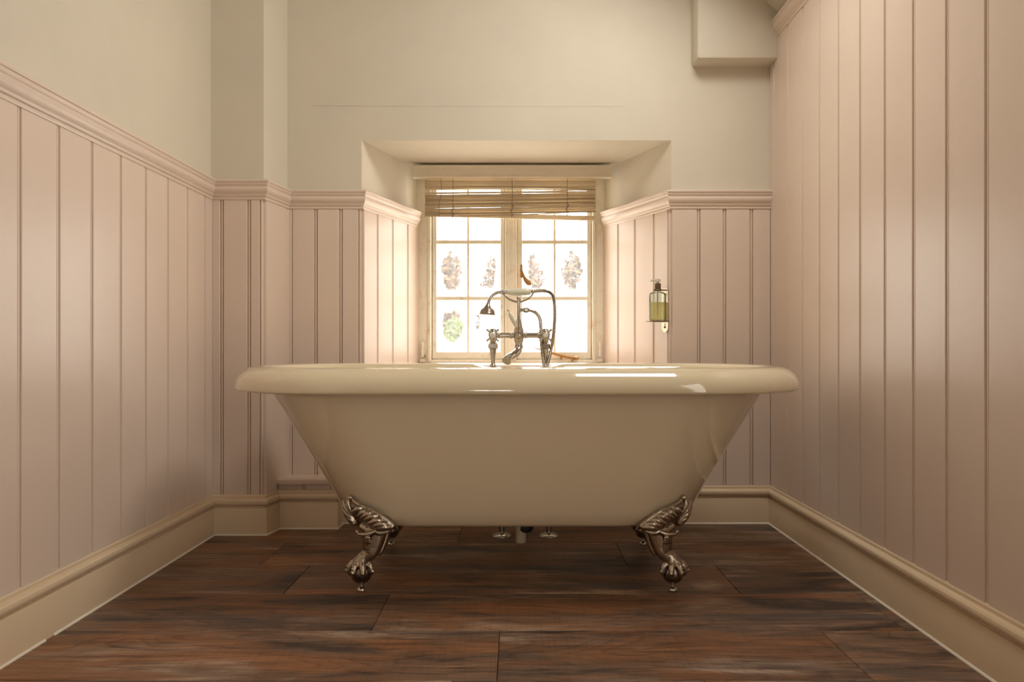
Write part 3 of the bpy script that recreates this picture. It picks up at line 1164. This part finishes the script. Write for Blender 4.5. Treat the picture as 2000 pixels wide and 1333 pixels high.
pts = spline([(cx, TY, zbar - 0.040), (cx - 0.004, TY - 0.014, zbar - 0.056), (cx - 0.022, TY - 0.045, zbar - 0.068), (cx - 0.034, TY - 0.070, zbar - 0.076), (cx - 0.040, TY - 0.082, zbar - 0.086)], 6)
q.tube(pts, lerp_list([0.0125, 0.0120, 0.0125, 0.0135, 0.0160], len(pts)), 18)
e0, e1 = pts[-2], pts[-1]
tpart(q, 'spout', M_chrome)
# riser with hose outlet and cradle
q = MB()
q.lathe([(0.0125, 0.0), (0.013, 0.006), (0.011, 0.010), (0.0095, 0.014), (0.0095, 0.024), (0.0065, 0.030), (0.0060, 0.09), (0.0080, 0.094), (0.0080, 0.100), (0.0060, 0.103)], (cx, TY, PZ(640, TY)), (0, 0, 1), 18)
q.tube([(cx, TY, PZ(600, TY)), (cx, TY, PZ(588, TY))], 0.0062, 14)
tpart(q, 'riser', M_chrome)
q = MB()
pts = spline([T(982.5, 569), T(984.5, 576), T(991, 583), T(1003, 588.5), T(1012.5, 590), T(1022, 588.5), T(1033, 583), T(1039.5, 576), T(1041.5, 569)], 6)
q.tube(pts, 0.0032, 8, 0.9, (0, 1, 0))
for px in (983, 1041):
    s = 1 if px < 1010 else -1
    q.lathe([(0.0085, -0.003), (0.0095, 0.0), (0.0085, 0.003)], T(px, 570.5), (1, 0, 0), 16)
tpart(q, 'cradle', M_chrome)
q = MB()
pts = spline([T(1014, 606.5), T(1022, 606), T(1032, 606), T(1042, 608.5), T(1050, 615), T(1054.5, 624), T(1056, 634)], 6)
q.tube(pts, 0.0060, 14)
q.tube([T(1022, 606), T(1024, 606), T(1031, 606), T(1033, 606)], [0.006, 0.0088, 0.0088, 0.006], 6)
tpart(q, 'hose_outlet', M_chrome)
# diverter lever
q = MB()
a, b = Vector(T(1009, 640, TY - 0.012)), Vector(T(994.5, 611, TY - 0.03))
pts = [a.lerp(b, t) for t in (0, .15, .4, .7, .9, 1)]
q.tube(pts, [0.0050, 0.0055, 0.0072, 0.0078, 0.0065, 0.003], 14)
lv = tpart(q, 'diverter_lever', M_white)
lv['label'] = 'white ceramic diverter lever'
q = MB()
q.tube([a.lerp(b, -0.25), a.lerp(b, 0.02)], [0.0062, 0.0055], 12)
q.build('lever_collar', M_chrome, lv)
q = MB()
q.ball(b.lerp(a, -0.16), 0.0038, 8)
q.tube([b, b.lerp(a, -0.12)], 0.0022, 8)
q.build('lever_cap', M_chrome, lv)

# hand shower lying in the cradle
hs = thing('hand_shower', 'telephone style hand shower with white handle lying in the tap cradle', 'shower head', (0, TY, PZ(571, TY)))


def hpart(q, name, m):
    return at(q.build(name, m), hs)


q = MB()
q.tube([T(989, 571), T(991, 571), T(1000, 571), T(1013, 570.7), T(1026, 570.4), T(1035, 570.2), T(1037, 570.2)], [0.0075, 0.0098, 0.0122, 0.0130, 0.0125, 0.0108, 0.0085], 20)
hd = hpart(q, 'handle', M_white)
hd['label'] = 'white ceramic handle'
q = MB()
pts = spline([T(990, 571), T(978, 571), T(969, 573), T(961, 578.5), T(956, 586), T(953.5, 594)], 6)
q.tube(pts, lerp_list([0.0062, 0.0058, 0.0055, 0.0055, 0.0055, 0.0062], len(pts)), 12)
for px, r in ((981, 0.0085), (986, 0.0090), (989, 0.0082)):
    q.tube([T(px - 1.2, 571), T(px - 0.6, 571), T(px + 0.6, 571), T(px + 1.2, 571)], [0.006, r, r, 0.006], 14)
hpart(q, 'neck', M_chrome)
q = MB()
c0 = Vector(T(953.3, 593))
ax = Vector((-0.06, -0.05, -1)).normalized()
q.lathe([(0.006, 0.0), (0.0072, 0.004), (0.0100, 0.009), (0.0160, 0.017), (0.0225, 0.021), (0.0250, 0.026), (0.0262, 0.033), (0.0275, 0.0345), (0.0275, 0.0385), (0.0255, 0.0395), (0.002, 0.040)], c0, ax, 28)
hpart(q, 'shower_rose', M_rose)
q = MB()
n = 26
pts = spline([T(1037, 570), T(1044, 569.2), T(1056, 568), T(1066, 568.6)], 9)
rr = [0.0064 + (0.0011 if i % 3 else -0.0006) for i in range(len(pts))]
q.tube(pts, rr, 12)
hpart(q, 'hose_connector', M_chrome)
q = MB()
pth = [T(1066, 568.6), T(1073, 571), T(1079, 577), T(1082, 588), T(1083.5, 605), T(1083, 630), T(1080, 660), T(1075, 690), T(1069, 716, TY - 0.03),
       (PX(1067, TY), TY - 0.085, 0.55), (PX(1064, TY), TY - 0.115, 0.47), (PX(1058, TY), TY - 0.12, 0.43), (PX(1055, TY), TY - 0.115, 0.47), (PX(1058, TY), TY - 0.085, 0.55),
       T(1062, 712, TY - 0.03), T(1059, 690, TY - 0.012), T(1056.5, 660, TY - 0.004), T(1056, 634)]
pts = spline(pth, 22)
rr = [0.0060 if i % 3 else 0.0049 for i in range(len(pts))]
q.tube(pts, rr, 10)
hpart(q, 'hose', M_hose)

# ------------------------------------------------------------------ pipes below the bath
for px, lab in ((980, 'chrome supply pipe rising from a floor collar left of the waste pipe under the bath'),
                (1072, 'chrome supply pipe rising from a floor collar right of the waste pipe under the bath')):
    Y = 2.545
    t = thing('supply_pipe', lab, 'pipe', (PX(px, Y), Y, 0), 'supply pipes under the bath')
    q = MB()
    q.lathe([(0.011, 0), (0.011, 0.532)], (0, 0, 0.0), (0, 0, 1), 18)
    q.build('pipe', M_chrome, t)
    q = MB()
    q.lathe([(0.0115, 0.012), (0.0150, 0.012), (0.022, 0.009), (0.032, 0.005), (0.0345, 0.001), (0.0345, 0.0)], (0, 0, 0), (0, 0, 1), 28)
    q.build('floor_collar', M_chrome, t)
Y = 2.20
t = thing('waste_pipe', 'cream plastic waste trap under the middle of the bath', 'pipe', (PX(1017, Y), Y, 0))
q = MB()
q.lathe([(0.002, 0.066), (0.013, 0.067), (0.0165, 0.070), (0.0165, 0.112), (0.0175, 0.114), (0.0175, 0.124)], (0, 0, 0), (0, 0, 1), 22)
q.tube(spline([(0, 0, 0.098), (0.0, 0.05, 0.098), (0.0, 0.16, 0.094), (0.0, 0.36, 0.088)], 6), 0.0145, 14)
q.build('trap', M_pipe, t)
q = MB()
q.lathe([(0.010, 0.098), (0.020, 0.100), (0.0255, 0.106), (0.0265, 0.114), (0.0265, 0.150), (0.024, 0.1615)], (0.012, 0.006, 0), (0, 0, 1), 26)
q.build('waste_nut', M_black, t)

# ------------------------------------------------------------------ soap dispenser in the right reveal
rd = (Vector(RR0) - Vector(RR1)).normalized()           # towards the room
rn = Vector((rd.y, -rd.x))                               # not yet: make it point into the recess
if rn.x > 0:
    rn = -rn
w0 = Vector(RR0).lerp(Vector(RR1), 0.046) + rn * (BT + 0.0005)
ang = math.atan2(rd.y, rd.x)
# local frame: x along the reveal towards the room, -y into the recess, z up
br = thing('soap_bracket', 'bronze wall bracket screwed to the right window reveal', 'bracket', (w0.x, w0.y, 0.709))
sgn = -1 if (Vector((math.sin(ang), -math.cos(ang))).dot(rn) > 0) else 1
br.rotation_euler = (0, 0, ang)
q = MB()
outl = []
wd, hh = 0.021, 0.165
for i in range(13):
    a = PI + PI * i / 12
    outl.append((wd * math.cos(a), wd + wd * math.sin(a)))
outl += [(wd, hh - 0.006), (wd - 0.006, hh), (-wd + 0.006, hh), (-wd, hh - 0.006)]
n = len(outl)
t0, t1 = 0.0, sgn * 0.0025
q.add([(x, t0, z) for x, z in outl] + [(x, t1, z) for x, z in outl],
      [tuple(range(n)), tuple(range(2 * n - 1, n - 1, -1))] + [(i, n + i, n + (i + 1) % n, (i + 1) % n) for i in range(n)])
q.build('back_plate', M_nickel, br)
q = MB()
q.lathe([(0.0045, 0), (0.0045, 0.0015), (0.003, 0.003), (0.001, 0.0032)], (0, sgn * 0.0025, 0.020), (0, sgn, 0), 14)
q.lathe([(0.0025, 0), (0.0025, 0.001), (0.001, 0.0015)], (0, sgn * 0.0025, 0.029), (0, sgn, 0), 10)
q.build('screw', M_bracket, br)
q = MB()
q.cbox(-0.026, 0.026, min(sgn * 0.001, sgn * 0.072), max(sgn * 0.001, sgn * 0.072), 0.0395, 0.0435, 0.0015)
q.build('shelf', M_bracket, br)
q = MB()
cc = Vector((0, sgn * 0.035, 0.1585))
pts = [cc + Vector((0.0155 * math.cos(a), 0.0155 * math.sin(a), 0)) for a in [2 * PI * k / 24 for k in range(25)]]
q.tube(pts, 0.0028, 8)
q.cbox(-0.014, 0.014, min(sgn * 0.001, sgn * 0.023), max(sgn * 0.001, sgn * 0.023), 0.1565, 0.1605, 0.001)
q.build('neck_ring', M_bracket, br)
bo = thing('soap_bottle', 'clear soap pump bottle with yellow green liquid held in the reveal bracket', 'soap dispenser', tuple(Vector((w0.x, w0.y, 0.709)) + Matrix.Rotation(ang, 3, 'Z') @ Vector((0, sgn * 0.035, 0.0437))))
bo.rotation_euler = (0, 0, ang)
q = MB()
q.lathe([(0.024, 0.0), (0.0295, 0.002), (0.031, 0.006), (0.031, 0.094), (0.0302, 0.100), (0.026, 0.1045), (0.0150, 0.1085), (0.0125, 0.111), (0.0125, 0.119)], (0, 0, 0), (0, 0, 1), 28)
q.build('bottle', M_bottle, bo)
q = MB()
q.lathe([(0.022, 0.003), (0.0285, 0.005), (0.0292, 0.008), (0.0292, 0.067), (0.0285, 0.068)], (0, 0, 0), (0, 0, 1), 28)
q.build('liquid_soap', M_liquid, bo)
q = MB()
q.lathe([(0.0122, 0.119), (0.0125, 0.120), (0.0125, 0.138), (0.0105, 0.140)], (0, 0, 0), (0, 0, 1), 20)
q.lathe([(0.002, 0.02), (0.002, 0.119)], (0, 0, 0), (0, 0, 1), 8)
q.build('pump_collar', M_bracket, bo)
q = MB()
q.lathe([(0.0045, 0.139), (0.0045, 0.144), (0.0105, 0.145), (0.0115, 0.148), (0.0110, 0.155), (0.007, 0.157)], (0, 0, 0), (0, 0, 1), 20)
d = Matrix.Rotation(-ang, 3, 'Z') @ Vector((-1, -0.15, 0))
q.tube([Vector((0, 0, 0.151)), d * 0.012 + Vector((0, 0, 0.1515)), d * 0.024 + Vector((0, 0, 0.151)), d * 0.027 + Vector((0, 0, 0.146))], [0.005, 0.0048, 0.0042, 0.0032], 12)
q.build('pump_head', M_wplastic, bo)

# ------------------------------------------------------------------ outside
g = MB()
g.box(-14, 14, 3.6, 26, -0.9, -0.5)
struct(g.build('ground', M_grass, None, 0), 'pale gravel ground beyond the window', 'ground')
ob = thing('outbuilding', 'low white rendered building seen through the lower panes', 'building', (0.8, 7.4, -0.5))
q = MB()
q.box(-0.36, 2.4, 7.0, 7.9, -0.5, 1.02)
at(q.build('wall', M_render), ob)
q = MB()
q.add([(-0.44, 6.94, 1.00), (2.48, 6.94, 1.00), (2.48, 7.96, 1.00), (-0.44, 7.96, 1.00), (-0.44, 7.45, 1.22), (2.48, 7.45, 1.22)],
      [(0, 1, 5, 4), (2, 3, 4, 5), (0, 4, 3), (1, 2, 5), (0, 3, 2, 1)])
at(q.build('roof', M_render), ob)
q = MB()
q.cbox(PX(1124, 7) - 0.0, PX(1141, 7), 6.985, 7.02, PZ(692, 7), PZ(648, 7), 0.006)
wf = at(q.build('window', M_slate), ob)
q = MB()
q.box(PX(1127, 7), PX(1138, 7), 6.98, 6.99, PZ(688, 7), PZ(652, 7))
q.build('pane', M_darkglass, wf)


def bush(name, label, cat, x, y, z0, rx, ry, rz, zc, n, leaf, m, group=None, trunk=True):
    t = thing(name, label, cat, (x, y, z0), group)
    q = MB()
    for i in range(n):
        u = Vector((random.gauss(0, 1), random.gauss(0, 1), random.gauss(0, 1))).normalized() * (random.random() ** 0.4)
        c = Vector((u.x * rx, u.y * ry, zc - z0 + u.z * rz))
        a = Vector((random.gauss(0, 1), random.gauss(0, 1), random.gauss(0, 1))).normalized()
        b = a.orthogonal().normalized()
        s = leaf * random.uniform(0.6, 1.3)
        q.add([c - a * s, c + b * s * 0.5, c + a * s, c - b * s * 0.5], [(0, 1, 2, 3)])
    fo = q.build('foliage', m, t, 0)
    q = MB()
    for k in range(7):
        a = 2 * PI * k / 7 + random.random()
        e = Vector((math.cos(a) * rx * 0.7, math.sin(a) * ry * 0.7, zc - z0 + rz * random.uniform(0.1, 0.7)))
        q.tube(spline([(0, 0, 0), (e.x * 0.2, e.y * 0.2, (zc - z0) * 0.5), e], 4), lerp_list([0.03, 0.02, 0.006], 9), 6)
    q.build('stem', M_bark, t)
    return t


ht = [(-1.95, 9.2), (-1.0, 8.8), (-0.05, 9.3), (0.90, 9.0), (1.85, 9.4)]
names = ['brown leaved hedge tree, outermost beyond the left panes', 'brown leaved hedge tree beyond the left casement', 'brown leaved hedge tree behind the window mullion',
         'brown leaved hedge tree beyond the right casement', 'brown leaved hedge tree, outermost beyond the right panes']
for (x, y), nm in zip(ht, names):
    bush('hedge_tree', nm, 'tree', x, y, -0.5, 0.47, 0.46, 0.98, 1.02, 5200, 0.048, M_brownleaf, 'hedge trees beyond the garden')
bush('green_shrub', 'bright green shrub seen through the lower left pane', 'shrub', PX(887, 6), 6.0, -0.5, 0.13, 0.13, 0.20, 0.70, 700, 0.028, M_greenleaf)
